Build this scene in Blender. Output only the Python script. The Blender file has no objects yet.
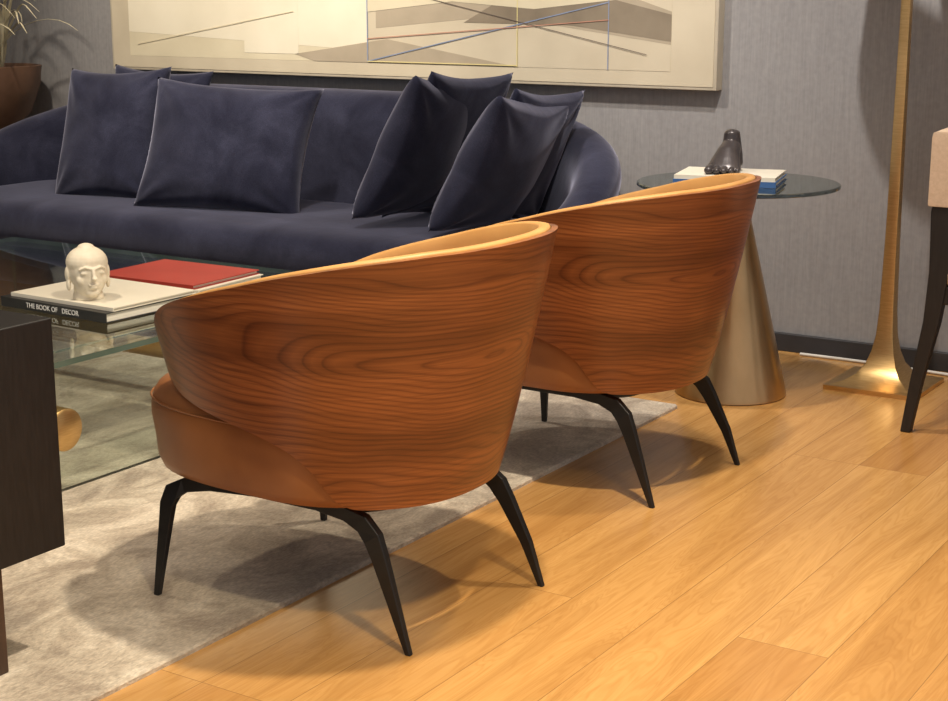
import bpy, math, random
from math import sin, cos, pi, radians, sqrt, atan2
from mathutils import Vector, Matrix, Euler, noise
random.seed(4)
sc = bpy.context.scene
sc.view_settings.view_transform = 'Standard'
sc.view_settings.exposure = 0.0

# ---------------------------------------------------------------- materials
def new_mat(name):
    m = bpy.data.materials.new(name); m.use_nodes = True
    nt = m.node_tree
    b = nt.nodes['Principled BSDF']
    return m, nt, b
def N(nt, t, **kw):
    n = nt.nodes.new(t)
    for k, v in kw.items(): setattr(n, k, v)
    return n
def setin(n, **kw):
    for k, v in kw.items(): n.inputs[k.replace('_', ' ')].default_value = v
def ramp(nt, stops):
    r = N(nt, 'ShaderNodeValToRGB'); cr = r.color_ramp
    while len(cr.elements) < len(stops): cr.elements.new(0.5)
    for e, (p, c) in zip(cr.elements, stops):
        e.position = p; e.color = (*c, 1)
    return r
def coords(nt, kind='Object', scale=(1,1,1), loc=(0,0,0), rot=(0,0,0)):
    tc = N(nt, 'ShaderNodeTexCoord'); mp = N(nt, 'ShaderNodeMapping')
    nt.links.new(tc.outputs[kind], mp.inputs['Vector'])
    mp.inputs['Scale'].default_value = scale; mp.inputs['Location'].default_value = loc
    mp.inputs['Rotation'].default_value = rot
    return mp.outputs['Vector']
def mix(nt, fac, a, b, mode='MIX'):
    m = N(nt, 'ShaderNodeMix', data_type='RGBA', blend_type=mode)
    for s, v in ((m.inputs[0], fac), (m.inputs[6], a), (m.inputs[7], b)):
        if hasattr(v, 'links'): nt.links.new(v, s)
        else: s.default_value = v if not isinstance(v, tuple) else (*v, 1)
    return m.outputs[2]
def math_(nt, op, a, b=None, c=None):
    n = N(nt, 'ShaderNodeMath', operation=op)
    for s, v in ((n.inputs[0], a), (n.inputs[1], b), (n.inputs[2], c)):
        if v is None: continue
        if hasattr(v, 'links'): nt.links.new(v, s)
        else: s.default_value = v
    return n.outputs[0]
def bump(nt, b, h, strength=0.2, dist=0.005):
    bp = N(nt, 'ShaderNodeBump'); bp.inputs['Strength'].default_value = strength
    bp.inputs['Distance'].default_value = dist
    nt.links.new(h, bp.inputs['Height']); nt.links.new(bp.outputs[0], b.inputs['Normal'])
def noisy(name, c1, c2, scale=20, rough=0.6, metal=0, bs=0.15, bd=0.002, sc3=(1,1,1), detail=5, sheen=0, spec=0.5):
    m, nt, b = new_mat(name)
    v = coords(nt, scale=sc3)
    n = N(nt, 'ShaderNodeTexNoise'); setin(n, Scale=scale, Detail=detail)
    nt.links.new(v, n.inputs['Vector'])
    r = ramp(nt, [(0.3, c1), (0.7, c2)]); nt.links.new(n.outputs['Fac'], r.inputs[0])
    nt.links.new(r.outputs[0], b.inputs['Base Color'])
    b.inputs['Roughness'].default_value = rough; b.inputs['Metallic'].default_value = metal
    b.inputs['Specular IOR Level'].default_value = spec
    if sheen:
        b.inputs['Sheen Weight'].default_value = sheen
        b.inputs['Sheen Roughness'].default_value = 0.35
    if bs: bump(nt, b, n.outputs['Fac'], bs, bd)
    return m

def floor_mat():
    m, nt, b = new_mat('oak_planks')
    v = coords(nt, rot=(0, 0, radians(90)))
    br = N(nt, 'ShaderNodeTexBrick'); br.offset = 0.37; br.offset_frequency = 3
    setin(br, Scale=1.0, Mortar_Size=0.0010, Mortar_Smooth=0.3, Brick_Width=1.9, Row_Height=0.18, Bias=0.0)
    br.inputs['Color1'].default_value = (0.0,0.0,0.0,1); br.inputs['Color2'].default_value = (1,1,1,1)
    br.inputs['Mortar'].default_value = (0.5,0.5,0.5,1)
    nt.links.new(v, br.inputs['Vector'])
    tone = ramp(nt, [(0.0, (0.46,0.230,0.073)), (0.5, (0.56,0.305,0.102)), (1.0, (0.66,0.390,0.150))])
    nt.links.new(br.outputs['Color'], tone.inputs[0])
    v2 = coords(nt, scale=(12, 1.0, 1))
    add = N(nt, 'ShaderNodeVectorMath', operation='ADD')
    mul = N(nt, 'ShaderNodeVectorMath', operation='SCALE'); mul.inputs['Scale'].default_value = 13.0
    nt.links.new(br.outputs['Color'], mul.inputs[0]); nt.links.new(v2, add.inputs[0]); nt.links.new(mul.outputs[0], add.inputs[1])
    n = N(nt, 'ShaderNodeTexNoise'); setin(n, Scale=1.1, Detail=3, Roughness=0.5, Distortion=1.2)
    nt.links.new(add.outputs[0], n.inputs['Vector'])
    s = math_(nt, 'SINE', math_(nt, 'MULTIPLY', n.outputs['Fac'], 110.0))
    g0 = ramp(nt, [(0.0, (0.90,0.85,0.79)), (0.6, (1,1,1))]); nt.links.new(math_(nt, 'MULTIPLY_ADD', s, 0.5, 0.5), g0.inputs[0])
    g = ramp(nt, [(0.3, (0.80,0.74,0.66)), (0.6, (1.04,1.04,1.03))])
    nt.links.new(n.outputs['Fac'], g.inputs[0])
    c = mix(nt, 0.85, tone.outputs[0], g.outputs[0], 'MULTIPLY')
    c = mix(nt, 0.7, c, g0.outputs[0], 'MULTIPLY')
    v3 = coords(nt, scale=(70, 2.5, 1))
    n3 = N(nt, 'ShaderNodeTexNoise'); setin(n3, Scale=1.5, Detail=4); nt.links.new(v3, n3.inputs['Vector'])
    g3 = ramp(nt, [(0.35, (0.88,0.84,0.78)), (0.6, (1,1,1))]); nt.links.new(n3.outputs['Fac'], g3.inputs[0])
    c = mix(nt, 0.6, c, g3.outputs[0], 'MULTIPLY')
    c = mix(nt, math_(nt, 'MULTIPLY', br.outputs['Fac'], 0.85), c, (0.24,0.12,0.04))
    nt.links.new(c, b.inputs['Base Color'])
    b.inputs['Roughness'].default_value = 0.24
    b.inputs['Specular IOR Level'].default_value = 0.55
    bump(nt, b, n3.outputs['Fac'], 0.08, 0.002)
    return m

def walnut_mat():
    m, nt, b = new_mat('walnut_veneer')
    tc = N(nt, 'ShaderNodeUVMap'); tc.uv_map = 'UVMap'
    def mapped(scale, loc=(0,0,0), rot=(0,0,0)):
        mp = N(nt, 'ShaderNodeMapping'); nt.links.new(tc.outputs[0], mp.inputs[0])
        mp.inputs['Scale'].default_value = scale; mp.inputs['Location'].default_value = loc
        mp.inputs['Rotation'].default_value = rot
        return mp.outputs[0]
    n0 = N(nt, 'ShaderNodeTexNoise'); setin(n0, Scale=1.0, Detail=2.0, Roughness=0.42, Distortion=0.15)
    nt.links.new(mapped((1.5, 5.0, 1), (4.1, 2.2, 0), (0,0,radians(2))), n0.inputs['Vector'])
    vm = N(nt, 'ShaderNodeVectorMath', operation='LENGTH')
    nt.links.new(mapped((0.80, 5.4, 1), (0.28, -2.95, 0), (0,0,radians(3))), vm.inputs[0])
    fld = math_(nt, 'ADD', math_(nt, 'MULTIPLY', n0.outputs['Fac'], 1.0), math_(nt, 'MULTIPLY', vm.outputs['Value'], 1.0))
    fr = math_(nt, 'FRACT', math_(nt, 'MULTIPLY', fld, 17.0))
    r1 = ramp(nt, [(0.0, (0.27,0.088,0.026)), (0.45, (0.335,0.115,0.034)), (0.78, (0.245,0.076,0.022)), (0.92, (0.150,0.042,0.013)), (1.0, (0.24,0.077,0.023))])
    nt.links.new(fr, r1.inputs[0])
    n1 = N(nt, 'ShaderNodeTexNoise'); setin(n1, Scale=1.0, Detail=6, Roughness=0.65)
    nt.links.new(mapped((6, 230, 1)), n1.inputs['Vector'])
    g1 = ramp(nt, [(0.32, (0.60,0.54,0.51)), (0.6, (1.08,1.08,1.08))]); nt.links.new(n1.outputs['Fac'], g1.inputs[0])
    n2 = N(nt, 'ShaderNodeTexNoise'); setin(n2, Scale=1.0, Detail=4, Distortion=0.3)
    nt.links.new(mapped((1.1, 14, 1)), n2.inputs['Vector'])
    g2 = ramp(nt, [(0.3, (0.54,0.47,0.43)), (0.62, (1.10,1.08,1.06))]); nt.links.new(n2.outputs['Fac'], g2.inputs[0])
    base = mix(nt, 0.15, r1.outputs[0], (0.275,0.090,0.027))
    c = mix(nt, 0.8, base, g1.outputs[0], 'MULTIPLY')
    c = mix(nt, 0.9, c, g2.outputs[0], 'MULTIPLY')
    nt.links.new(c, b.inputs['Base Color'])
    b.inputs['Roughness'].default_value = 0.33
    b.inputs['Specular IOR Level'].default_value = 0.5
    return m

def wall_mat():
    m, nt, b = new_mat('grasscloth_wallpaper')
    v = coords(nt, scale=(150, 150, 7))
    n = N(nt, 'ShaderNodeTexNoise'); setin(n, Scale=1.0, Detail=6, Roughness=0.75); nt.links.new(v, n.inputs['Vector'])
    n2 = N(nt, 'ShaderNodeTexNoise'); setin(n2, Scale=55.0, Detail=4); nt.links.new(coords(nt), n2.inputs['Vector'])
    a = mix(nt, 0.35, n.outputs['Fac'], n2.outputs['Fac'])
    r = ramp(nt, [(0.3, (0.245,0.241,0.248)), (0.7, (0.350,0.345,0.352))]); nt.links.new(a, r.inputs[0])
    nt.links.new(r.outputs[0], b.inputs['Base Color'])
    b.inputs['Roughness'].default_value = 0.8
    bump(nt, b, a, 0.25, 0.002)
    return m

def rug_mat():
    m, nt, b = new_mat('viscose_rug')
    n = N(nt, 'ShaderNodeTexNoise'); setin(n, Scale=6.5, Detail=8, Roughness=0.72, Distortion=0.7)
    nt.links.new(coords(nt, scale=(1,0.7,1)), n.inputs['Vector'])
    r = ramp(nt, [(0.38, (0.35,0.28,0.215)), (0.5, (0.53,0.445,0.35)), (0.60, (0.69,0.60,0.49))])
    nt.links.new(n.outputs['Fac'], r.inputs[0])
    n2 = N(nt, 'ShaderNodeTexNoise'); setin(n2, Scale=230, Detail=3); nt.links.new(coords(nt, scale=(1,0.35,1)), n2.inputs['Vector'])
    g = ramp(nt, [(0.3, (0.66,0.66,0.66)), (0.7, (1.15,1.15,1.15))]); nt.links.new(n2.outputs['Fac'], g.inputs[0])
    c = mix(nt, 0.8, r.outputs[0], g.outputs[0], 'MULTIPLY')
    nt.links.new(c, b.inputs['Base Color'])
    b.inputs['Roughness'].default_value = 0.85; b.inputs['Sheen Weight'].default_value = 0.2
    hh = mix(nt, 0.4, n2.outputs['Fac'], n.outputs['Fac'])
    bump(nt, b, hh, 0.7, 0.006)
    return m

def velvet_mat():
    m, nt, b = new_mat('navy_velvet')
    n = N(nt, 'ShaderNodeTexNoise'); setin(n, Scale=5, Detail=6, Roughness=0.6, Distortion=0.5)
    nt.links.new(coords(nt), n.inputs['Vector'])
    nf = N(nt, 'ShaderNodeTexNoise'); setin(nf, Scale=350, Detail=2)
    nt.links.new(coords(nt), nf.inputs['Vector'])
    r = ramp(nt, [(0.32, (0.014,0.015,0.030)), (0.52, (0.026,0.028,0.051)), (0.70, (0.042,0.045,0.078))])
    nt.links.new(n.outputs['Fac'], r.inputs[0])
    g = ramp(nt, [(0.3, (0.7,0.7,0.7)), (0.7, (1.25,1.25,1.25))]); nt.links.new(nf.outputs['Fac'], g.inputs[0])
    nt.links.new(mix(nt, 0.8, r.outputs[0], g.outputs[0], 'MULTIPLY'), b.inputs['Base Color'])
    b.inputs['Roughness'].default_value = 0.95
    b.inputs['Specular IOR Level'].default_value = 0.05
    b.inputs['Sheen Weight'].default_value = 0.85
    b.inputs['Sheen Roughness'].default_value = 0.42
    b.inputs['Sheen Tint'].default_value = (0.50,0.51,0.66,1)
    bump(nt, b, n.outputs['Fac'], 0.25, 0.01)
    return m

def glass_mat(name, tint, base=0.04):
    m = bpy.data.materials.new(name); m.use_nodes = True
    nt = m.node_tree; nt.nodes.clear()
    out = N(nt, 'ShaderNodeOutputMaterial'); mx = N(nt, 'ShaderNodeMixShader')
    tr = N(nt, 'ShaderNodeBsdfTransparent'); tr.inputs[0].default_value = (*tint, 1)
    gl = N(nt, 'ShaderNodeBsdfGlossy'); gl.inputs['Roughness'].default_value = 0.02
    gl.inputs[0].default_value = (0.95,1,0.97,1)
    lw = N(nt, 'ShaderNodeLayerWeight'); lw.inputs[0].default_value = 0.5
    p = math_(nt, 'POWER', lw.outputs['Facing'], 4.0)
    f = math_(nt, 'ADD', math_(nt, 'MULTIPLY', p, 0.85), base)
    nt.links.new(f, mx.inputs[0]); nt.links.new(tr.outputs[0], mx.inputs[1])
    nt.links.new(gl.outputs[0], mx.inputs[2]); nt.links.new(mx.outputs[0], out.inputs[0])
    return m

M = {}
M['floor'] = floor_mat(); M['walnut'] = walnut_mat(); M['wall'] = wall_mat(); M['rug'] = rug_mat(); M['velvet'] = velvet_mat()
M['glass'] = glass_mat('clear_glass', (0.93,0.96,0.94), 0.10); M['glass_edge'] = noisy('glass_edge_green', (0.06,0.10,0.085), (0.14,0.20,0.17), 3, 0.15, bs=0)
M['smoke'] = glass_mat('smoked_glass', (0.42,0.45,0.46), 0.05)
M['leather'] = noisy('cognac_leather', (0.27,0.100,0.032), (0.38,0.150,0.048), 7, 0.42, bs=0.1, bd=0.002)
M['leather_in'] = noisy('tan_leather', (0.50,0.25,0.075), (0.60,0.32,0.11), 9, 0.5, bs=0.08)
M['black'] = noisy('black_metal', (0.006,0.006,0.007), (0.010,0.010,0.011), 30, 0.42, bs=0.05)
M['blackwood'] = noisy('black_stained_wood', (0.007,0.006,0.006), (0.014,0.012,0.012), 20, 0.5, sc3=(8,8,1), bs=0.05)
M['brownpanel'] = noisy('dark_walnut_panel', (0.05,0.025,0.014), (0.09,0.045,0.025), 10, 0.45, sc3=(6,6,1), bs=0.05)
M['brass'] = noisy('brushed_brass', (0.60,0.38,0.15), (0.72,0.49,0.22), 30, 0.36, metal=0.95, sc3=(1,1,12), bs=0.05)
M['brass_dark'] = noisy('aged_brass', (0.50,0.33,0.16), (0.68,0.47,0.25), 3, 0.30, metal=1.0, sc3=(3,3,1), bs=0.05)
M['white_stone'] = noisy('cream_plaster', (0.72,0.64,0.50), (0.82,0.75,0.62), 25, 0.55, bs=0.1)
M['bronze'] = noisy('dark_bronze', (0.045,0.038,0.04), (0.08,0.068,0.07), 25, 0.32, metal=0.3, bs=0.15)
M['paper'] = noisy('book_pages', (0.70,0.66,0.58), (0.82,0.78,0.70), 4, 0.8, sc3=(1,1,120), bs=0.1)
M['cover_white'] = noisy('cream_cover', (0.74,0.69,0.58), (0.80,0.75,0.64), 6, 0.4, bs=0)
M['cover_black'] = noisy('black_cover', (0.015,0.015,0.015), (0.03,0.03,0.03), 6, 0.4, bs=0)
M['cover_red'] = noisy('red_cover', (0.34,0.030,0.02), (0.41,0.045,0.03), 6, 0.5, bs=0)
M['cover_blue'] = noisy('blue_cover', (0.03,0.10,0.28), (0.05,0.14,0.36), 6, 0.4, bs=0)
M['label'] = noisy('white_lettering', (0.8,0.8,0.8), (0.85,0.85,0.85), 6, 0.5, bs=0)
M['beige'] = noisy('beige_upholstery', (0.56,0.42,0.30), (0.64,0.49,0.36), 120, 0.8, bs=0.2)
M['shade'] = noisy('linen_shade', (0.70,0.62,0.48), (0.78,0.70,0.56), 90, 0.8, bs=0.1)
M['ceiling'] = noisy('ceiling_paint', (0.66,0.65,0.63), (0.72,0.71,0.69), 4, 0.9, bs=0)
M['baseboard'] = noisy('dark_baseboard', (0.03,0.03,0.035), (0.05,0.05,0.055), 8, 0.5, bs=0)
M['cable'] = noisy('white_cable', (0.75,0.74,0.70), (0.8,0.79,0.75), 8, 0.5, bs=0)
M['leaf'] = noisy('dry_leaf', (0.45,0.41,0.27), (0.68,0.62,0.45), 6, 0.6, bs=0)
M['pot'] = noisy('brown_ceramic', (0.12,0.065,0.04), (0.20,0.11,0.07), 10, 0.5, bs=0.1)
M['soil'] = noisy('soil', (0.03,0.02,0.012), (0.06,0.04,0.03), 40, 0.9)
M['p_frame'] = noisy('silver_leaf_frame', (0.44,0.39,0.30), (0.54,0.48,0.38), 12, 0.5, bs=0.05)
M['p_mat'] = noisy('painting_cream', (0.58,0.51,0.38), (0.66,0.59,0.45), 5, 0.7, bs=0.05)
M['p_light'] = noisy('painting_ivory', (0.68,0.61,0.44), (0.76,0.69,0.51), 5, 0.7, bs=0.05)
M['p_white'] = noisy('painting_white', (0.80,0.74,0.58), (0.88,0.82,0.66), 5, 0.7, bs=0.05)
M['p_taupe'] = noisy('painting_taupe', (0.22,0.18,0.13), (0.29,0.24,0.175), 9, 0.7, bs=0.05)
M['p_taupe2'] = noisy('painting_sand', (0.40,0.34,0.25), (0.47,0.40,0.30), 9, 0.7, bs=0.05)
M['p_red'] = noisy('painting_red', (0.50,0.25,0.18), (0.55,0.28,0.2), 9, 0.7, bs=0)
M['p_blue'] = noisy('painting_blue', (0.22,0.28,0.42), (0.27,0.32,0.46), 9, 0.7, bs=0)
M['p_yellow'] = noisy('painting_yellow', (0.75,0.66,0.30), (0.8,0.7,0.34), 9, 0.7, bs=0)
M['p_dark'] = noisy('painting_dark', (0.15,0.12,0.10), (0.19,0.15,0.12), 9, 0.7, bs=0)

# ---------------------------------------------------------------- mesh builder
class B:
    def __init__(s): s.v=[]; s.f=[]; s.m=[]; s.uv={}
    def add(s, vs, fs, mi=0):
        o=len(s.v); s.v+= [tuple(v) for v in vs]
        for f in fs: s.f.append([i+o for i in f]); s.m.append(mi)
        return o
    def box(s, lo, hi, mi=0, mat=None):
        x0,y0,z0=lo; x1,y1,z1=hi
        vs=[(x0,y0,z0),(x1,y0,z0),(x1,y1,z0),(x0,y1,z0),(x0,y0,z1),(x1,y0,z1),(x1,y1,z1),(x0,y1,z1)]
        if mat: vs=[mat@Vector(v) for v in vs]
        s.add(vs,[(0,3,2,1),(4,5,6,7),(0,1,5,4),(1,2,6,5),(2,3,7,6),(3,0,4,7)],mi)
    def loft(s, rings, mi=0, closed=True, cap=True, uvs=None):
        n=len(rings[0]); vs=[p for r in rings for p in r]; fs=[]
        for i in range(len(rings)-1):
            for j in range(n if closed else n-1):
                k=(j+1)%n
                fs.append((i*n+j,i*n+k,(i+1)*n+k,(i+1)*n+j))
        if cap and closed:
            fs.append(tuple(reversed(range(n)))); fs.append(tuple((len(rings)-1)*n+j for j in range(n)))
        o=s.add(vs,fs,mi)
        if uvs:
            fl=[u for r in uvs for u in r]
            for i,u in enumerate(fl): s.uv[o+i]=u
    def lathe(s, prof, c=(0,0,0), seg=48, mi=0, cap=True):
        s.loft([[(c[0]+r*cos(2*pi*j/seg),c[1]+r*sin(2*pi*j/seg),c[2]+z) for j in range(seg)] for r,z in prof],mi,True,cap)
    def tube(s, pts, rad, seg=10, mi=0, flat=1.0):
        pts=[Vector(p) for p in pts]; rings=[]
        if not hasattr(rad,'__len__'): rad=[rad]*len(pts)
        for i,p in enumerate(pts):
            t=(pts[min(i+1,len(pts)-1)]-pts[max(i-1,0)]).normalized()
            up=Vector((0,0,1)) if abs(t.z)<0.95 else Vector((1,0,0))
            a=t.cross(up).normalized(); b=a.cross(t).normalized()
            rings.append([p+a*cos(2*pi*j/seg)*rad[i]+b*sin(2*pi*j/seg)*rad[i]*flat for j in range(seg)])
        s.loft(rings,mi)
    def ellipsoid(s, c, r, mi=0, rot=None, seg=24, rg=14):
        R = Euler(rot).to_matrix() if rot else Matrix.Identity(3)
        rings=[]
        for i in range(rg+1):
            th=-pi/2+pi*(0.02+0.96*i/rg)
            rings.append([Vector(c)+R@Vector((r[0]*cos(th)*cos(2*pi*j/seg),r[1]*cos(th)*sin(2*pi*j/seg),r[2]*sin(th))) for j in range(seg)])
        s.loft(rings,mi)
    def finish(s, name, mats, parent=None, smooth=True, loc=(0,0,0), rot=(0,0,0), bevel=0, subsurf=0, remesh=0, angle=40):
        me=bpy.data.meshes.new(name); me.from_pydata(s.v,[],s.f); me.update()
        for m in mats: me.materials.append(M[m])
        for p,mi in zip(me.polygons,s.m): p.material_index=mi; p.use_smooth=smooth
        if s.uv:
            l=me.uv_layers.new(name='UVMap')
            for lp in me.loops: l.data[lp.index].uv=s.uv.get(lp.vertex_index,(0,0))
        import bmesh
        bm=bmesh.new(); bm.from_mesh(me); bmesh.ops.recalc_face_normals(bm,faces=bm.faces); bm.to_mesh(me); bm.free()
        if smooth and not subsurf and not remesh:
            try: me.set_sharp_from_angle(angle=radians(angle))
            except Exception: pass
        ob=bpy.data.objects.new(name,me); sc.collection.objects.link(ob)
        ob.location=loc; ob.rotation_euler=rot
        if parent: ob.parent=parent
        if bevel:
            md=ob.modifiers.new('bevel','BEVEL'); md.width=bevel; md.segments=3; md.limit_method='ANGLE'; md.angle_limit=radians(40)
        if remesh:
            md=ob.modifiers.new('remesh','REMESH'); md.mode='VOXEL'; md.voxel_size=remesh; md.use_smooth_shade=True
            md=ob.modifiers.new('smooth','SMOOTH'); md.factor=0.5; md.iterations=3
        if subsurf:
            md=ob.modifiers.new('subd','SUBSURF'); md.levels=subsurf; md.render_levels=subsurf
        return ob
def empty(name, loc=(0,0,0), rot=(0,0,0)):
    e=bpy.data.objects.new(name,None); sc.collection.objects.link(e); e.location=loc; e.rotation_euler=rot; e.empty_display_size=0.1
    return e
def lerp_tab(tab, x):
    if x<=tab[0][0]: return tab[0][1]
    n=len(tab)
    for i in range(n-1):
        a,va=tab[i]; b,vb=tab[i+1]
        if x<=b:
            h=b-a; t=(x-a)/h
            def slope(k):
                if k==0 or k==n-1: return 0.0 if k==0 else (tab[-1][1]-tab[-2][1])/(tab[-1][0]-tab[-2][0])
                s0=(tab[k][1]-tab[k-1][1])/(tab[k][0]-tab[k-1][0]); s1=(tab[k+1][1]-tab[k][1])/(tab[k+1][0]-tab[k][0])
                return 0.0 if s0*s1<=0 else 2*s0*s1/(s0+s1)
            m0=slope(i)*h; m1=slope(i+1)*h
            return (2*t**3-3*t*t+1)*va+(t**3-2*t*t+t)*m0+(-2*t**3+3*t*t)*vb+(t**3-t*t)*m1
    return tab[-1][1]
def rrect(hx,hy,r,inset=0,n=10,c=(0,0),z=0):
    hx-=inset; hy-=inset; r=max(r-inset,0.002); pts=[]
    for k,(sx,sy) in enumerate([(1,1),(-1,1),(-1,-1),(1,-1)]):
        for i in range(n+1):
            a=k*pi/2+i/n*pi/2
            pts.append((c[0]+sx*(hx-r)+r*cos(a),c[1]+sy*(hy-r)+r*sin(a),z))
    return pts

# ---------------------------------------------------------------- room
WY=4.95
b=B(); b.box((-6.5,-1.5,-0.05),(2.0,WY+0.1,0)); b.finish('floor',['floor'],smooth=False)
b=B(); b.box((-6.5,WY,0),(2.0,WY+0.1,2.8)); b.finish('wall_back',['wall'],smooth=False)
b=B(); b.box((-6.5,-1.5,0),(-6.4,WY,2.8)); b.finish('wall_left',['wall'],smooth=False)
b=B(); b.box((-6.5,-1.5,2.8),(2.0,WY+0.1,2.9)); b.finish('ceiling',['ceiling'],smooth=False)
b=B(); b.box((-6.4,WY-0.018,0),(2.0,WY,0.062)); b.finish('baseboard_back',['baseboard'],smooth=False,bevel=0.003)
b=B(); b.box((-6.4,-1.5,0),(-6.382,WY-0.018,0.062)); b.finish('baseboard_left',['baseboard'],smooth=False,bevel=0.003)

# rug
b=B()
prof=[(0,0),(0,0.008),(0.004,0.012)]
b.loft([rrect(1.70,1.50,0.01,i,c=(-3.60,2.56),z=z) for i,z in prof])
b.finish('rug',['rug'])

# ---------------------------------------------------------------- armchair
def armchair(cx,cy,idx):
    root=empty('armchair',(cx,cy,0))
    RT,RB=0.385,0.278
    def rad(z):
        t=(z-0.27)/(0.745-0.27)
        return RB+(RT-RB)*(t**0.85 if t>0 else 0)
    def P(phi,z,d=0):
        r=rad(z)-d
        c,s_=cos(phi),sin(phi); e=2.25
        k=(abs(c)**e+abs(s_)**e)**(-1/e)
        return (r*k*c*(1.0 if c>0 else 1.18), r*k*s_*0.97, z)
    top=[(0,0.756),(30,0.753),(50,0.742),(73,0.715),(100,0.668),(122,0.620),(145,0.570)]
    bot=[(0,0.264),(54,0.266),(60,0.274),(65,0.300),(71,0.345),(79,0.378),(90,0.400),(109,0.424),(125,0.438),(145,0.445)]
    PM,PR=141,30
    def zz(phid):
        a=abs(phid); zt=lerp_tab(top,a); zb=lerp_tab(bot,a)
        if a>PM-PR:
            u=min((a-(PM-PR))/PR,0.999); k=(1-u**2.6)**(1/2.2); mid=0.508
            zt=mid+(zt-mid)*k; zb=mid+(zb-mid)*k
        return zb,zt
    angs=[]
    n=130
    for i in range(n+1):
        angs.append(-PM+PR+ (2*(PM-PR))*i/n)
    tip=[PM-PR*(1-sin(pi/2*i/18)) for i in range(1,19)]
    angs=[-a for a in reversed(tip)]+angs+tip
    def skin(th,d0,grow,name,mat,zmin=None,round_=False):
        bb=B(); rings=[]; uvs=[]
        for a in angs:
            zb,zt=zz(a); zb-=grow; zt+=grow
            if zmin is not None: zb=max(zb,zmin)
            if zt<zb+0.001: zt=zb+0.001
            ph=radians(a); ring=[]; uv=[]
            nv=16
            for j in range(nv+1):
                z=zb+(zt-zb)*j/nv
                ring.append(P(ph,z,d0)); uv.append((ph*0.36,z))
            rn=[(0.15,0.7),(0.5,1.0),(0.85,0.7)] if round_ else [(0.5,0.3)]
            hgt=min(th*0.22,(zt-zb)*0.4)
            for q,h in rn:
                ring.append(P(ph,zt+hgt*h*(1 if round_ else 0.3),d0+th*q)); uv.append((ph*0.36,zt))
            for j in range(nv,-1,-1):
                z=zb+(zt-zb)*j/nv
                ring.append(P(ph,z,d0+th)); uv.append((ph*0.36,z))
            rings.append(ring); uvs.append(uv)
        bb.loft(rings,0,True,True,uvs)
        return bb.finish(name,[mat],root,angle=50)
    skin(0.012,0.0,0.0,'walnut_shell','walnut')
    skin(0.024,0.0135,0.0,'inner_upholstery','leather_in',zmin=0.30,round_=True)
    # seat
    def plan(phi,k,ins):
        c,s_=cos(phi),sin(phi)
        a=0.420 if c<0 else 0.245; bq=0.284
        e=3.1 if c<0 else 2.3
        r=(abs(c/a)**e+abs(s_/bq)**e)**(-1/e)
        r=r*k-ins
        return (r*c,r*s_)
    prof=[(0.975,0.10,0.262),(0.975,0.02,0.262),(0.975,0.006,0.267),(0.98,0,0.285),(0.99,0,0.33),(1.0,-0.002,0.37),(1.0,-0.002,0.395),(1.0,0.004,0.415),(1.0,0.016,0.432),(1.0,0.04,0.444),(1.0,0.09,0.452),(1.0,0.16,0.456)]
    bb=B()
    bb.loft([[(*plan(2*pi*j/72,k,ins),z) for j in range(72)] for k,ins,z in prof])
    bb.finish('seat_cushion',['leather'],root,angle=80)
    bb=B(); pts=[(*plan(2*pi*j/90,1.0,-0.0015),0.408) for j in range(91)]
    bb.tube(pts,0.0022,6); bb.finish('seat_piping',['leather'],root)
    # metal base
    bb=B(); bb.loft([rrect(0.23,0.20,0.1,i,z=z,c=(-0.05,0)) for i,z in [(0,0.243),(0,0.262)]])
    bb.finish('base_plate',['black'],root,angle=30)
    for nm,sy in (('near',-1),('far',1)):
        bb=B()
        path=[(-0.308,0.270,0.012,0.013,0.012),(-0.304,0.262,0.07,0.019,0.013),(-0.299,0.249,0.15,0.027,0.014),(-0.296,0.241,0.20,0.033,0.015),(-0.287,0.234,0.225,0.036,0.016),
              (-0.262,0.225,0.240,0.029,0.017),(-0.205,0.212,0.246,0.022,0.018),(-0.10,0.200,0.249,0.020,0.019),(0.05,0.196,0.248,0.021,0.019),
              (0.12,0.198,0.244,0.028,0.019),(0.162,0.202,0.233,0.037,0.018),(0.188,0.206,0.209,0.040,0.017),(0.204,0.208,0.175,0.034,0.016),(0.238,0.212,0.09,0.023,0.014),(0.272,0.215,0.0,0.012,0.012)]
        rings=[]
        for i,(x,y,z,w,t) in enumerate(path):
            p0=path[max(i-1,0)]; p1=path[min(i+1,len(path)-1)]
            dx,dz=p1[0]-p0[0],p1[2]-p0[2]; L=sqrt(dx*dx+dz*dz); nx,nz=-dz/L,dx/L
            if i in (0,len(path)-1): nx,nz=(-1,0) if i==0 else (1,0)
            if sy>0 and x>0.1: x+=0.032*min(1,(0.25-z)/0.2+0.25)
            y*=sy; h=w/2; q=t/2
            rings.append([(x+nx*h,y-q,z+nz*h),(x+nx*h,y+q,z+nz*h),(x-nx*h,y+q,z-nz*h),(x-nx*h,y-q,z-nz*h)])
        bb.loft(rings,0); bb.finish('leg_arch_'+nm,['black'],root,smooth=False,bevel=0.002)
    bb=B(); bb.box((-0.16,-0.2,0.236),(-0.13,0.2,0.25)); bb.box((0.10,-0.2,0.236),(0.13,0.2,0.25))
    bb.finish('cross_bars',['black'],root,smooth=False)
armchair(-1.83,2.41,0)
armchair(-1.83,3.415,1)

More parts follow.
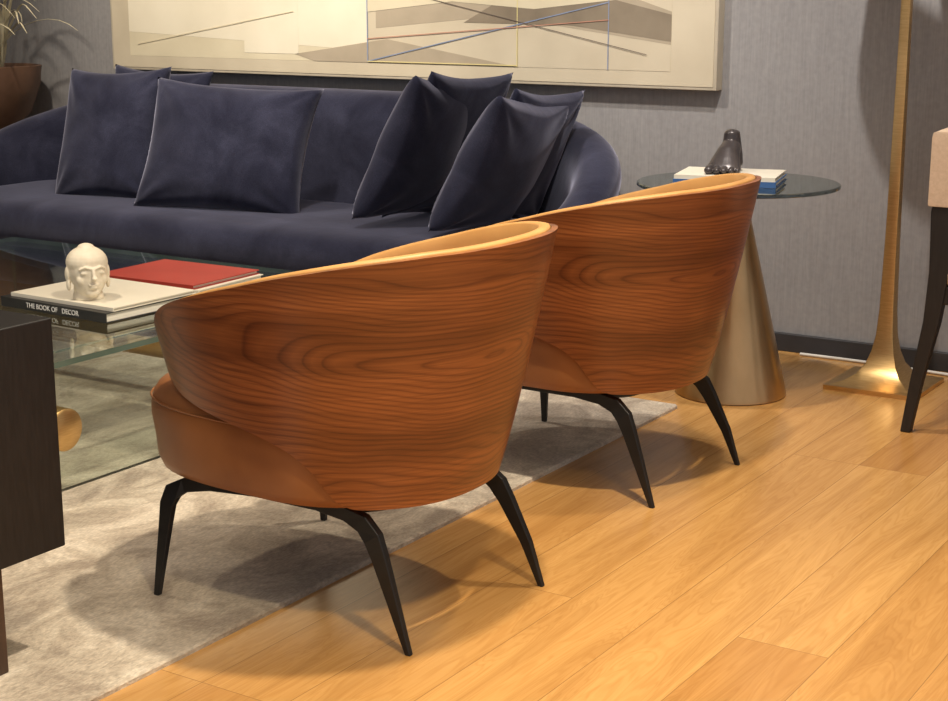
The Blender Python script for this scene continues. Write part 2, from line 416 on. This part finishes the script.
# ---------------------------------------------------------------- sofa
sofa=empty('sofa',(-3.80,4.4,0))
def sofa_build():
    hw=1.41; yb=0.36; R=0.46; yf=-0.26
    st=[]
    for i in range(9):
        y=yf+(yb-R-yf)*i/8; st.append((hw,y,1,0))
    for i in range(1,10):
        a=pi/2*i/10; st.append((hw-R+R*cos(a),yb-R+R*sin(a),cos(a),sin(a)))
    for i in range(0,25):
        st.append((hw-R-2*(hw-R)*i/24,yb,0,1))
    for i in range(1,10):
        a=pi/2+pi/2*i/10; st.append((-hw+R+R*cos(a),yb-R+R*sin(a),cos(a),sin(a)))
    for i in range(9):
        y=(yb-R)+(yf-(yb-R))*i/8; st.append((-hw,y,-1,0))
    d=[0]
    for p,q in zip(st,st[1:]): d.append(d[-1]+sqrt((p[0]-q[0])**2+(p[1]-q[1])**2))
    T=d[-1]; rings=[]
    tab=[(0,0.50),(0.12,0.555),(0.35,0.66),(0.65,0.755),(0.95,0.815),(1.3,0.838),(3,0.84)]
    for s,dd in zip(st,d):
        e=min(dd,T-dd); zt=lerp_tab(tab,e); k=1.0
        if e<0.10: k=0.35+0.65*sqrt(max(0,1-((0.10-e)/0.10)**2)); zt=0.40+(zt-0.40)*(0.55+0.45*k)
        sec=[(-0.05,0.10),(0.0,0.10),(0.02,0.26),(0.045,0.42),(0.085,zt-0.12),(0.100,zt-0.06),(0.078,zt-0.012),(0.02,zt),(-0.03,zt-0.012),(-0.06,zt-0.05),(-0.08,zt-0.12),(-0.09,0.42),(-0.09,0.30),(-0.09,0.10)]
        rings.append([(s[0]+s[2]*(o*k),s[1]+s[3]*(o*k),z) for o,z in sec])
    bb=B(); bb.loft(rings); bb.finish('back_and_arms',['velvet'],sofa,subsurf=2)
    bb=B()
    prof=[(0.10,0.10),(0.05,0.10),(0.02,0.13),(0.01,0.22),(0.0,0.28)]
    bb.loft([rrect(1.35,0.37,0.28,i,n=14,c=(0,-0.05),z=z) for i,z in prof]); bb.finish('base',['velvet'],sofa,angle=80)
    bb=B()
    prof=[(0.06,0.255),(0.02,0.26),(0.002,0.28),(-0.008,0.31),(-0.010,0.345),(-0.004,0.375),(0.014,0.402),(0.04,0.418),(0.08,0.426),(0.14,0.43)]
    bb.loft([rrect(1.33,0.38,0.25,i,n=14,c=(0,-0.085),z=z) for i,z in prof]); bb.finish('seat_cushion',['velvet'],sofa,angle=80)
    bb=B()
    for x in (-1.15,0,1.15):
        for y in (-0.3,0.25): bb.lathe([(0.02,0.0 if y>-0.1 else 0.012),(0.026,0.105)],(x,y,0),20)
    bb.finish('feet',['black'],sofa)
sofa_build()

def pillow(loc,w,h,T,yaw,lean,roll,seed,crease=0.010):
    n=44; bb=B()
    def face(sg):
        ring=[]
        for i in range(n+1):
            row=[]
            for j in range(n+1):
                u=-1+2*i/n; v=-1+2*j/n
                x=w/2*u*(1-0.10*(1-v*v)*abs(u)); z=h/2*v*(1-0.10*(1-u*u)*abs(v))
                th=T/2*(max(0,(1-u*u))*max(0,(1-v*v)))**0.38
                nn=noise.noise(Vector((u*1.3+seed,v*1.3,sg*2)))*0.12
                th*=1+nn
                cr=min(sqrt((abs(u)-1)**2+(abs(v)-1)**2),1.0); ang=atan2(1-abs(v),1-abs(u))
                edge=min(1,(1-abs(u))*5)*min(1,(1-abs(v))*5)
                th+=0.007*sin(ang*9+seed+3*(u>0)+5*(v>0))*max(0,(1-cr))**0.8*edge
                cz=v-0.25*sin(u*2+seed)
                th-=crease*math.exp(-(cz*6)**2)*edge*(0.5+0.5*noise.noise(Vector((u*2,seed,0))))
                row.append((x,-sg*th,z))
            ring.append(row)
        return ring
    bb.loft(face(1),0,False); bb.loft(face(-1),0,False)
    ob=bb.finish('throw_pillow',['velvet'],None,angle=180)
    import bmesh
    bm=bmesh.new(); bm.from_mesh(ob.data); bmesh.ops.remove_doubles(bm,verts=bm.verts,dist=0.0005); bmesh.ops.recalc_face_normals(bm,faces=bm.faces); bm.to_mesh(ob.data); bm.free()
    for p in ob.data.polygons: p.use_smooth=True
    ob.matrix_world=Matrix.Translation(loc)@Matrix.Rotation(radians(yaw),4,'Z')@Matrix.Rotation(radians(-lean),4,'X')@Matrix.Rotation(radians(roll),4,'Y')
    return ob
pillow((-4.46,4.34,0.655),0.46,0.54,0.19,10,20,-2,1.0)
pillow((-4.44,4.55,0.660),0.50,0.50,0.10,4,14,2,6.0)
pillow((-3.83,4.29,0.640),0.67,0.50,0.21,16,22,3,2.3)
pillow((-2.965,4.44,0.690),0.46,0.53,0.12,-95,22,-3,3.1,0.002)
pillow((-3.01,4.35,0.680),0.48,0.53,0.19,-90,26,-5,2.6,0.002)
pillow((-2.665,4.45,0.665),0.42,0.48,0.12,-94,22,-4,5.2,0.002)
pillow((-2.68,4.32,0.650),0.48,0.50,0.19,-90,29,-5,2.6,0.002)

# ---------------------------------------------------------------- coffee table
ct=empty('coffee_table',(-3.45,2.9,0))
bb=B(); bb.loft([rrect(0.77,0.72,0.02,i,z=z) for i,z in [(0.001,0.3575),(0,0.358),(0,0.372),(0.001,0.3725)]]);
ob=bb.finish('glass_top',['glass','glass_edge'],ct,smooth=False)
for p in ob.data.polygons:
    if abs(p.normal.z)<0.5: p.material_index=1
for nm,x in (('right',0.64),('left',-0.64)):
    bb=B(); bb.box((x-0.008,-0.60,0.012),(x+0.008,0.60,0.3575))
    ob=bb.finish('glass_leg_'+nm,['glass','glass_edge'],ct,smooth=False)
    for p in ob.data.polygons:
        if abs(p.normal.x)<0.5: p.material_index=1
for k,y in enumerate((-0.42,0.42)):
    bb=B(); pr=[(0.046,-0.72),(0.052,-0.714),(0.052,0.695),(0.046,0.70)]
    seg=40
    bb.loft([[(z,y+r*cos(2*pi*j/seg),0.18+r*sin(2*pi*j/seg)) for j in range(seg)] for r,z in pr])
    bb.finish('brass_stretcher_%d'%(k+1),['brass'],ct,angle=50)

def book(name,loc,size,rotz,cover):
    sx,sy,sz=size; bb=B(); h=0.0025
    bb.box((-sx/2,-sy/2,0),(sx/2,sy/2,h),0); bb.box((-sx/2,-sy/2,sz-h),(sx/2,sy/2,sz),0)
    bb.box((-sx/2,-sy/2,h),(sx/2,-sy/2+h,sz-h),0)
    bb.box((-sx/2+0.005,-sy/2+h,h),(sx/2-0.005,sy/2-0.005,sz-h),1)
    return bb.finish(name,[cover,'paper'],None,smooth=False,loc=loc,rot=(0,0,rotz))
zt=0.3735
b1=book('book',(-3.09,2.92,zt),(0.41,0.31,0.026),radians(-2),'cover_black')
b2=book('book',(-3.08,2.935,zt+0.0265),(0.39,0.30,0.010),radians(-1),'cover_white')
b3=book('book',(-3.10,3.255,zt),(0.37,0.29,0.026),radians(3),'cover_white')
b4=book('book',(-3.11,3.255,zt+0.0265),(0.36,0.29,0.012),radians(2),'cover_red')
cu=bpy.data.curves.new('spine_title','FONT'); cu.body='THE BOOK OF   DECOR'; cu.size=0.019; cu.extrude=0.0003; cu.align_x='CENTER'; cu.align_y='CENTER'
cu.materials.append(M['label'])
t=bpy.data.objects.new('spine_title',cu); sc.collection.objects.link(t); t.parent=b1; t.location=(0,-0.1555,0.013); t.rotation_euler=(radians(90),0,0)

# stone head
def stone_head(loc,yaw):
    bb=B()
    bb.ellipsoid((0,0,0.078),(0.050,0.056,0.062),seg=32,rg=20)
    bb.ellipsoid((0,-0.012,0.055),(0.042,0.043,0.050))
    bb.ellipsoid((0,-0.034,0.022),(0.020,0.018,0.014))
    bb.lathe([(0.042,0.0),(0.040,0.006),(0.036,0.02),(0.036,0.045)],(0,0.008,0),32)
    bb.ellipsoid((0,0.006,0.134),(0.022,0.024,0.012))
    bb.ellipsoid((0,0.004,0.096),(0.054,0.058,0.043))
    bb.tube([(0,-0.055,0.088),(0,-0.060,0.074),(0,-0.066,0.062),(0,-0.058,0.056)],[0.004,0.0055,0.008,0.005],10)
    bb.ellipsoid((0,-0.053,0.044),(0.014,0.008,0.0035)); bb.ellipsoid((0,-0.052,0.037),(0.011,0.008,0.004))
    for sx in (-1,1):
        bb.ellipsoid((sx*0.020,-0.048,0.075),(0.012,0.006,0.005))
        bb.tube([(sx*0.006,-0.057,0.086),(sx*0.02,-0.054,0.091),(sx*0.036,-0.044,0.084)],[0.003,0.0035,0.002],8)
        bb.ellipsoid((sx*0.027,-0.036,0.055),(0.014,0.012,0.014))
        bb.ellipsoid((sx*0.053,0.004,0.068),(0.006,0.012,0.020)); bb.ellipsoid((sx*0.052,0.0,0.042),(0.006,0.008,0.018))
    bb.finish('stone_head_sculpture',['white_stone'],None,loc=loc,rot=(0,0,yaw),remesh=0.0022)
stone_head((-3.035,2.84,zt+0.037),radians(62))

# ---------------------------------------------------------------- side table
st=empty('side_table',(-1.85,4.32,0))
bb=B(); bb.lathe([(0.165,0.0),(0.169,0.003),(0.168,0.012),(0.028,0.600),(0.030,0.615),(0.07,0.622),(0.07,0.632)],seg=72); bb.finish('cone_base',['brass_dark'],st,angle=30)
bb=B(); bb.lathe([(0.296,0.6325),(0.30,0.635),(0.30,0.642),(0.296,0.6445)],seg=96); bb.finish('smoked_glass_top',['smoke'],st,angle=30)
book('book',(-1.87,4.31,0.645),(0.30,0.23,0.016),radians(14),'cover_blue')
book('book',(-1.87,4.31,0.6615),(0.295,0.225,0.012),radians(14),'cover_white')
bb=B()  # sculpted foot, toes toward -y
def chain(pts,n=10):
    for (c0,r0),(c1,r1) in zip(pts,pts[1:]):
        for i in range(n):
            t=i/n
            bb.ellipsoid([c0[k]+(c1[k]-c0[k])*t for k in range(3)],[r0[k]+(r1[k]-r0[k])*t for k in range(3)],seg=20,rg=12)
chain([((0,0.030,0.108),(0.024,0.026,0.014)),((0,0.030,0.085),(0.027,0.030,0.018)),((0,0.026,0.055),(0.033,0.038,0.024)),((0,0.026,0.024),(0.036,0.038,0.024)),((0,0.026,0.022),(0.036,0.036,0.022))])
chain([((0,0.015,0.068),(0.030,0.032,0.026)),((-0.002,-0.01,0.052),(0.036,0.032,0.028)),((-0.003,-0.04,0.032),(0.044,0.030,0.022)),((-0.003,-0.062,0.018),(0.050,0.026,0.016)),((-0.003,-0.07,0.014),(0.050,0.022,0.013))])
chain([((0,0.02,0.014),(0.032,0.03,0.014)),((-0.002,-0.05,0.014),(0.046,0.03,0.014)),((-0.002,-0.052,0.014),(0.046,0.03,0.014))])
for k,(x,y,r) in enumerate([(-0.039,-0.100,0.0140),(-0.015,-0.103,0.0098),(0.005,-0.099,0.0092),(0.024,-0.091,0.0088),(0.041,-0.080,0.0082)]):
    bb.ellipsoid((x,y+0.013,0.013),(r,r*1.9,r*0.95)); bb.ellipsoid((x,y,0.010),(r,r*1.1,r*0.9))
bb.finish('foot_sculpture',['bronze'],None,loc=(-1.885,4.33,0.675),rot=(0,0,radians(12)),remesh=0.002)

# ---------------------------------------------------------------- floor lamp
fl=empty('floor_lamp',(-1.48,4.655,0))
bb=B()
def sq(h,z,r=0.003): return rrect(h,h,min(r,h*0.5),0,n=3,z=z)
bb.loft([sq(0.145,0.0),sq(0.145,0.014)]); 
bb.loft([sq(0.132,0.0141),sq(0.098,0.024),sq(0.070,0.042),sq(0.049,0.072),sq(0.036,0.11),sq(0.027,0.16),sq(0.022,0.24),sq(0.018,0.5),sq(0.012,1.5)])
bb.finish('stem_and_base',['brass'],fl,angle=25)
bb=B(); bb.lathe([(0.22,1.40),(0.19,1.74),(0.188,1.74),(0.218,1.40)],seg=64,cap=False); bb.finish('lamp_shade',['shade'],fl)
bb=B()
for a in range(3):
    an=a*2*pi/3; bb.tube([(0,0,1.50),(0.21*cos(an),0.21*sin(an),1.50)],0.003,8)
bb.ellipsoid((0,0,1.54),(0.03,0.03,0.045)); bb.finish('shade_spider',['brass'],fl)

# cable on floor
bb=B(); pts=[]
for i in range(41):
    t=i/40; pts.append((-1.85+1.9*t,4.90-0.06*t+0.010*sin(t*14),0.006))
bb.tube(pts,0.005,8); bb.finish('power_cable',['cable'])

# ---------------------------------------------------------------- dining chair (faces +x)
dc=empty('dining_chair',(-1.21,4.42,0))
bb=B()
for sy in (-0.24,0.24):
    path=[(-0.048,0.0,0.028,0.028),(-0.026,0.15,0.034,0.030),(0.005,0.32,0.044,0.034),(0.018,0.46,0.054,0.036),(0.012,0.62,0.054,0.034),(0.008,0.70,0.026,0.026)]
    bb.loft([[(x-w/2,sy-t/2,z),(x+w/2,sy-t/2,z),(x+w/2,sy+t/2,z),(x-w/2,sy+t/2,z)] for x,z,w,t in path])
    path=[(0.47,0.0,0.022),(0.455,0.25,0.030),(0.45,0.42,0.036)]
    bb.loft([[(x-w/2,sy-w/2,z),(x+w/2,sy-w/2,z),(x+w/2,sy+w/2,z),(x-w/2,sy+w/2,z)] for x,z,w in path])
    bb.box((0.03,sy-0.012,0.37),(0.45,sy+0.012,0.42))
bb.box((0.01,-0.24,0.37),(0.035,0.24,0.42)); bb.box((0.44,-0.24,0.37),(0.465,0.24,0.42))
bb.finish('frame',['blackwood'],dc,smooth=False,bevel=0.004)
bb=B(); bb.loft([rrect(0.235,0.255,0.05,i,c=(0.24,0),z=z) for i,z in [(0.02,0.42),(0,0.43),(-0.004,0.455),(0.006,0.475),(0.03,0.486),(0.07,0.49)]]); bb.finish('seat',['beige'],dc,angle=80)
bb=B()
rings=[]
for i,z in enumerate([0.636,0.637,0.642,0.70,0.76,0.82,0.832,0.836]):
    k=[0.8,0.95,1,1,1,1,0.9,0.6][i]; ring=[]
    for j in range(25):
        y=-0.262+0.524*j/24; cv=-0.018+0.2*(y*y) ; ring.append((cv-0.030*k+0.012,y*(0.985+0.015*k),z))
    for j in range(24,-1,-1):
        y=-0.262+0.524*j/24; cv=-0.018+0.2*(y*y); ring.append((cv+0.030*k+0.012,y*(0.985+0.015*k),z))
    rings.append(ring)
bb.loft(rings); bb.finish('backrest',['beige'],dc,angle=50)

# ---------------------------------------------------------------- black side cabinet
cb=empty('side_cabinet',(-2.40,1.50,0))
bb=B(); bb.box((-0.30,-0.40,0.21),(0.308,0.367,0.636)); bb.finish('cabinet_box',['blackwood'],cb,smooth=False,bevel=0.003)
bb=B(); bb.box((-0.28,-0.30,0.012),(0.299,0.226,0.21)); bb.finish('plinth_panel',['brownpanel'],cb,smooth=False,bevel=0.002)

# ---------------------------------------------------------------- painting
pt=empty('framed_painting',(-3.60,WY-0.03,0.87))
W2=1.41; PH=1.35
bb=B()
bb.box((-W2,-0.02,0),(W2,0.03,PH))
bb.finish('frame',['p_frame'],pt,smooth=False,bevel=0.003)
bb=B(); bb.box((-W2+0.012,-0.022,0.012),(W2-0.012,-0.0195,PH-0.012)); bb.finish('canvas',['p_mat'],pt,smooth=False)
def poly(pts,mat,layer,name):
    bb=B(); y=-0.0225-0.0006*layer; n=len(pts)
    vs=[(x+3.60,y,z-0.87) for x,z in pts]+[(x+3.60,y+0.0004,z-0.87) for x,z in pts]
    fs=[tuple(range(n)),tuple(reversed(range(n,2*n)))]+[(i,(i+1)%n,n+(i+1)%n,n+i) for i in range(n)]
    bb.add(vs,fs); bb.finish(name,[mat],pt,smooth=False)
def line(p,q,w,mat,layer,name):
    w*=0.5
    dx,dz=q[0]-p[0],q[1]-p[1]; L=sqrt(dx*dx+dz*dz); nx,nz=-dz/L*w/2,dx/L*w/2
    poly([(p[0]+nx,p[1]+nz),(q[0]+nx,q[1]+nz),(q[0]-nx,q[1]-nz),(p[0]-nx,p[1]-nz)],mat,layer,name)
zi=0.93; zu=2.16; xr=-2.36
poly([(-4.90,zi),(xr,zi),(xr,zu),(-4.90,zu)],'p_light',0,'field')
poly([(-4.90,1.03),(-3.64,0.975),(-3.64,1.7),(-4.90,1.9)],'p_white',1,'panel_bright')
poly([(-4.26,0.955),(-3.98,0.955),(-3.98,1.6),(-4.26,1.6)],'p_white',2,'panel_white')
poly([(-3.64,zi),(xr,zi),(xr,1.9),(-3.64,1.9)],'p_mat',1,'panel_sand')
poly([(-4.0,0.955),(-3.55,1.02),(-2.97,zi),(-3.9,zi)],'p_taupe2',2,'wedge_sand')
poly([(-3.60,1.06),(-3.05,1.11),(xr,1.02),(xr,1.13),(-2.9,1.30),(-3.6,1.5)],'p_taupe2',2,'band_sand')
poly([(-3.2,1.085),(-2.75,1.08),(xr,1.03),(xr,1.12),(-2.9,1.24)],'p_taupe',3,'band_taupe')
poly([(-3.64,1.12),(-3.25,1.16),(-2.9,1.135),(xr,1.19),(xr,1.25),(-3.64,1.35)],'p_light',4,'band_light')
line((-3.64,0.935),(-3.64,1.8),0.009,'p_blue',5,'line_blue')
line((-3.64,0.935),(-2.60,1.16),0.008,'p_blue',6,'line_blue_2')
line((-2.97,0.93),(-2.97,1.8),0.007,'p_yellow',5,'line_yellow')
line((-3.64,0.935),(-2.97,0.935),0.007,'p_yellow',7,'line_yellow_2')
line((-2.60,0.93),(-2.60,1.8),0.007,'p_blue',5,'line_blue_3')
line((-3.64,1.02),(-2.60,1.10),0.006,'p_red',7,'line_red')
line((-3.40,1.18),(-2.45,0.985),0.005,'p_dark',8,'line_dark')
line((-4.85,0.98),(-4.0,1.12),0.006,'p_light',7,'line_gold')

# ---------------------------------------------------------------- potted plant
pp=empty('potted_plant',(-5.53,4.68,0))
bb=B(); bb.lathe([(0.13,0),(0.135,0.01),(0.05,0.05),(0.035,0.2),(0.035,0.5),(0.08,0.60),(0.16,0.68),(0.205,0.80),(0.215,0.88),(0.20,0.882),(0.19,0.85),(0.15,0.83)],seg=56); bb.finish('pedestal_bowl',['pot'],pp)
bb=B(); bb.lathe([(0.185,0.825),(0.18,0.836),(0.05,0.845)],seg=40); bb.finish('soil',['soil'],pp)
bb=B()
for k in range(56):
    a=random.uniform(-pi*0.95,0.35); L=random.uniform(0.22,0.46); hh=random.uniform(0.22,0.5)
    if sin(a)>0.1: L*=0.35
    pts=[];rd=[]
    for i in range(11):
        t=i/10; r=0.04+L*t**1.4; z=0.84+hh*sin(min(t*2.2,pi*0.95))
        pts.append((r*cos(a)+0.02*sin(t*6+k),min(r*sin(a)+0.02*cos(t*5+k),0.24),z)); rd.append(0.0065*(1-t)**0.5*(0.4+0.6*min(1,t*4))+0.001)
    bb.tube(pts,rd,6,flat=0.25)
bb.finish('leaves',['leaf'],pp)

# ---------------------------------------------------------------- lights
def spot(loc,target,e,size=100,blend=0.6,r=0.05,col=(1,0.86,0.66)):
    l=bpy.data.lights.new('ceiling_spotlight','SPOT'); l.energy=e; l.spot_size=radians(size); l.spot_blend=blend; l.shadow_soft_size=r; l.color=col
    o=bpy.data.objects.new('ceiling_spotlight',l); sc.collection.objects.link(o); o.location=loc
    o.rotation_euler=(Vector(target)-Vector(loc)).to_track_quat('-Z','Y').to_euler()
spot((-1.30,2.40,2.72),(-1.65,2.30,0),265,92,0.8,0.05,(1,0.88,0.68))
spot((-1.20,3.35,2.72),(-1.6,3.35,0),105,72,0.8,0.05,(1,0.88,0.68))
spot((-0.35,1.3,2.72),(-0.65,1.65,0),225,76,0.9,0.10,(1,0.85,0.56))
spot((-1.64,3.72,2.72),(-1.55,4.95,0.75),150,80,0.7,0.03,(1,0.93,0.85))
spot((-3.0,3.4,2.72),(-3.2,4.5,0.65),175,80,0.8,0.06,(1,0.90,0.78))
spot((-4.4,3.4,2.72),(-4.3,4.8,0.85),210,75,0.8,0.06,(1,0.87,0.70))
spot((-3.4,2.3,2.72),(-3.4,2.5,0.3),120,66,0.8,0.08)
l=bpy.data.lights.new('ambient_fill_light','AREA'); l.shape='RECTANGLE'; l.size=3.5; l.size_y=3.0; l.energy=30; l.color=(1,0.93,0.84)  # added area light for ambient fill, not an actual ceiling fixture
o=bpy.data.objects.new('ambient_fill_light',l); sc.collection.objects.link(o); o.location=(-1.2,1.2,2.78)
w=bpy.data.worlds.new('world'); sc.world=w; w.use_nodes=True
w.node_tree.nodes['Background'].inputs[0].default_value=(0.97,0.97,1.0,1); w.node_tree.nodes['Background'].inputs[1].default_value=0.46

# ---------------------------------------------------------------- camera
cam=bpy.data.cameras.new('camera'); co=bpy.data.objects.new('camera',cam); sc.collection.objects.link(co)
cam.sensor_width=36; cam.lens=1560/948*36; cam.clip_start=0.05
co.location=(0,0,1.2); co.rotation_euler=(radians(77.0),0,radians(32.8))
sc.camera=co
